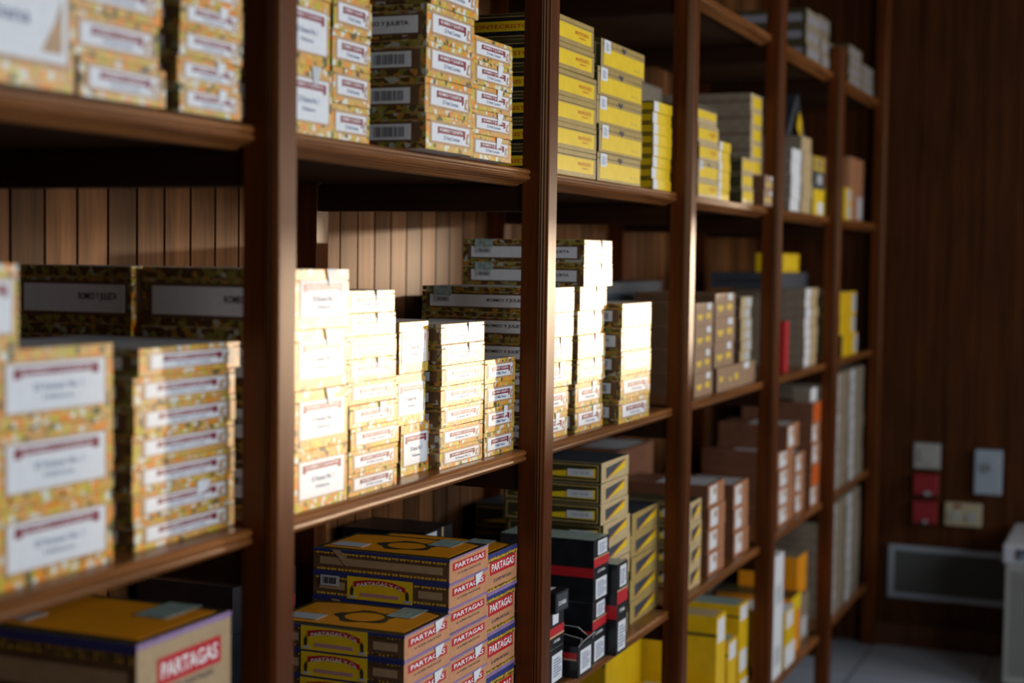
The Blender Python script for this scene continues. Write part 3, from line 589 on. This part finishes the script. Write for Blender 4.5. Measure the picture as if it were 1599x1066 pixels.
stack(['deep orange carton', 'flat yellow carton'], 'far bottom shelf, middle', G11, 3.22, 3.36, .06, ZD, [.14, .05], .25, (ORANGE, ORANGE, OLIVE), [[R('front_label', 'F', .1, .9, .1, .9, ORANGE)], [R('front_label', 'F', 0, 1, 0, 1, YEL)]], lid=0, name='carton')
stack('grey carton', 'bottom shelf, left of fifth post', G11, 3.38, 3.545, .07, ZD, [.16], .3, (GREYB, SLATE, SLATE), [R('white_label', 'F', .3, .8, .1, .5, GREYW)], lid=0, name='carton')
stack('orange carton', 'on the grey carton left of fifth post', G11, 3.40, 3.545, .08, ZD + .16, [.13], .2, (ORANGE, ORANGE, GREYB), [R('front_label', 'F', .1, .9, .1, .9, ORANGE)], lid=0, name='carton')
stack('tall brown carton', 'rear of far bottom shelf', G11, 3.22, 3.54, .37, ZD, [.38], .12, (GREYB, GREYB, GREYB), [R('side_line', 'S', .1, .9, .4, .5, BROWN)], lid=0, name='carton')
# ---- last bay
stack('large russet box', 'far end of the upper shelf', G11, 4.05, 4.33, .06, ZA, [.235], .2, (SIENNA, SIENNA, SIENNA), [R('white_label', 'F', .6, .95, .05, .4, GREYW)], lid=0)
stack('small yellow tin', 'beside the large russet box, upper shelf', G11, 3.90, 4.03, .05, ZA, [.06, .055], .12, (YELC, YELC, GREYW), [R('white_label', 'F', .4, .9, .1, .9, GREYW)], lid=0, name='tin', cat='tin')
stack('yellow box with grey top', 'last bay, middle shelf', G11, 3.88, 4.18, .05, ZB, [.08, .07, .085], .24, (YELC, OLIVE, GREYW), [R('white_label', 'F', .75, .98, .1, .9, GREYW)], lid=0, shift=(.06, -.01, 0))
stack('grey-striped brown pack', 'left column of last bay, lower shelf', G10, 3.80, 4.06, .05, ZC, [.0465] * 9, .24, (GREYB, GREYB, GREYB), STR, lid=0)
stack('grey-striped brown pack', 'right column of last bay, lower shelf', G10, 4.10, 4.40, .05, ZC, [.0465] * 9, .24, (GREYB, GREYB, GREYB), STR, lid=0)
stack('grey-striped brown pack', 'left column of last bay, bottom shelf', G10, 3.80, 4.06, .05, ZD, [.051] * 8, .24, (GREYB, GREYB, GREYB), STR, lid=0)
stack('grey-striped brown pack', 'right column of last bay, bottom shelf', G10, 4.10, 4.38, .05, ZD, [.051] * 8, .24, (GREYB, GREYB, GREYB), STR, lid=0)
# ---- top shelf
G12 = 'grey labelled boxes on the top shelf'
GM = (GREYB, OLIVE, OLIVE)
stack('grey-labelled box', 'first stack of the top shelf', G12, 3.200, 3.400, .05, ZT, [.053] * 3, .26, GM, GREYROW, lid=0)
stack('grey-labelled box', 'second stack of the top shelf', G12, 3.420, 3.66, .05, ZT, [.05] * 2, .24, GM, GREYROW, lid=0)
stack('grey-labelled box', 'rear stack above the fifth post', G12, 3.70, 3.90, .12, ZT, [.055] * 4, .3, GM, GREYROW, lid=0)
stack('grey-labelled box', 'left of last stacks, top shelf', G12, 3.93, 4.17, .05, ZT, [.036] * 4, .24, GM, GREYROW, lid=0)
stack('grey-labelled box', 'last stack of the top shelf', G12, 4.19, 4.43, .05, ZT, [.036] * 3, .24, GM, GREYROW, lid=0)

# ---------------------------------------------------------------- end wall fittings
IVORY = mat('ivory_plastic', (0.28, 0.27, 0.24), 0.45); GREYP = mat('pale_grey_plastic', (0.26, 0.30, 0.34), 0.4)
ALU = mat('brushed_aluminium', (0.30, 0.32, 0.35), 0.4, 0.5, 0.3); MESH = mat('dark_grille', (0.10, 0.10, 0.09), 0.6); REDP = mat('red_plastic', (0.20, 0.006, 0.01), 0.4)
def plate(name, label, cat, y0, y1, z0, z1, th, m, bev=.004):
    root = bpy.data.objects.new(name, None); C.objects.link(root); root.location = (XE, (y0 + y1) / 2, (z0 + z1) / 2); root['label'] = label; root['category'] = cat
    hy, hz = (y1 - y0) / 2, (z1 - z0) / 2
    bm = bmesh.new(); bx(bm, -th, 0, -hy, hy, -hz, hz, bev); link('housing', newmesh('housing', bm, m), root)
    return root, hy, hz
def disc(r, th, m, name, parent, loc):
    bm = bmesh.new(); bmesh.ops.create_cone(bm, cap_ends=True, segments=28, radius1=r, radius2=r * .9, depth=th)
    bmesh.ops.rotate(bm, verts=bm.verts, matrix=Matrix.Rotation(-math.pi / 2, 3, 'Y')); link(name, newmesh(name, bm, m), parent, loc)
r, hy, hz = plate('light_switch', 'square white switch plate above two red boxes on end wall', 'switch', -.233, -.132, .712, .812, .018, IVORY)
bm = bmesh.new(); bx(bm, -.024, -.018, -hy * .55, hy * .55, -hz * .55, hz * .55, .002); link('rocker', newmesh('rocker', bm, IVORY), r)
r, hy, hz = plate('thermostat', 'tall pale wall controller with round dial, right on the end wall', 'thermostat', -.466, -.365, .628, .801, .035, GREYP)
disc(.026, .008, ALU, 'dial', r, (-.038, 0, .02)); disc(.010, .008, MESH, 'dial_centre', r, (-.044, 0, .02))
for a, z0, z1 in (('upper', .611, .691), ('lower', .500, .585)):
    r, hy, hz = plate('alarm_box', f'{a} of the two small red boxes on the end wall', 'alarm box', -.230, -.136, z0, z1, .04, REDP)
    r['group'] = 'red alarm boxes'
    bm = bmesh.new(); bx(bm, -.046, -.040, -.022 if a == 'upper' else -.01, .005, -hz, -hz + .014, .002); link('latch', newmesh('latch', bm, ALU), r)
r, hy, hz = plate('power_socket', 'cream double wall socket between vent and pale controller', 'socket', -.396, -.258, .498, .588, .03, mat('cream_plastic', (0.34, 0.28, 0.17), 0.45))
disc(.022, .006, IVORY, 'outlet', r, (-.033, .03, -.006)); disc(.022, .006, IVORY, 'outlet', r, (-.033, -.03, -.006))
bm = bmesh.new(); bx(bm, -.034, -.030, .005, .035, .026, .038, .001); link('red_mark', newmesh('red_mark', bm, REDP), r)
vr = bpy.data.objects.new('wall_vent', None); C.objects.link(vr); vr.location = (XE, -.31, .298)
vr['label'] = 'long low aluminium ventilation grille at the foot of the end wall'; vr['category'] = 'vent'
bm = bmesh.new(); L, H = .265, .105; f = .022
bx(bm, -.018, 0, -L, L, H - f, H, .002); bx(bm, -.018, 0, -L, L, -H, -H + f, .002); bx(bm, -.018, 0, -L, -L + f, -H + f, H - f, .002); bx(bm, -.018, 0, L - f, L, -H + f, H - f, .002)
link('frame', newmesh('frame', bm, ALU), vr)
bm = bmesh.new(); bx(bm, -.002, 0, -L + f, L - f, -H + f, H - f)
z = -H + f + .006
while z < H - f - .002: bx(bm, -.012, -.003, -L + f, L - f, z, z + .0045); z += .0095
link('louvre', newmesh('louvre', bm, MESH), vr)
# floor-standing unit at the right edge
CAB = mat('beige_grey_enamel', (0.30, 0.30, 0.27), 0.45); TOPM = mat('pale_grey_enamel', (0.40, 0.41, 0.44), 0.4)
ac = bpy.data.objects.new('dehumidifier', None); C.objects.link(ac); ac.location = (4.24, -.80, 0)
ac['label'] = 'beige floor-standing metal air unit at the right edge by end wall'; ac['category'] = 'dehumidifier'
bm = bmesh.new(); bx(bm, -.24, .24, -.27, .27, .03, .46, .006); link('cabinet', newmesh('cabinet', bm, CAB), ac)
bm = bmesh.new(); bx(bm, -.25, .25, -.28, .28, .4605, .53, .008); link('top_panel', newmesh('top_panel', bm, TOPM), ac)
bm = bmesh.new(); bx(bm, -.243, -.2405, -.25, .25, .06, .44)
y = -.24
while y < .235:
    bx(bm, -.2455, -.243, y, y + .006, .07, .43); y += .012
link('grille', newmesh('grille', bm, mat('perforated_front', (0.20, 0.20, 0.18), 0.5)), ac)
bm = bmesh.new(); bx(bm, -.2545, -.2505, .02, .235, .478, .515, .001); link('display', newmesh('display', bm, SLATE), ac)
bm = bmesh.new(); bx(bm, -.2555, -.2546, .19, .22, .485, .495); link('display_print', newmesh('display_print', bm, GREYP), ac)
for sx in (-.2, .2):
    for sy in (-.22, .22):
        bm = bmesh.new(); bx(bm, sx - .02, sx + .02, sy - .02, sy + .02, 0, .03, .002); link('foot', newmesh('foot', bm, MESH), ac)
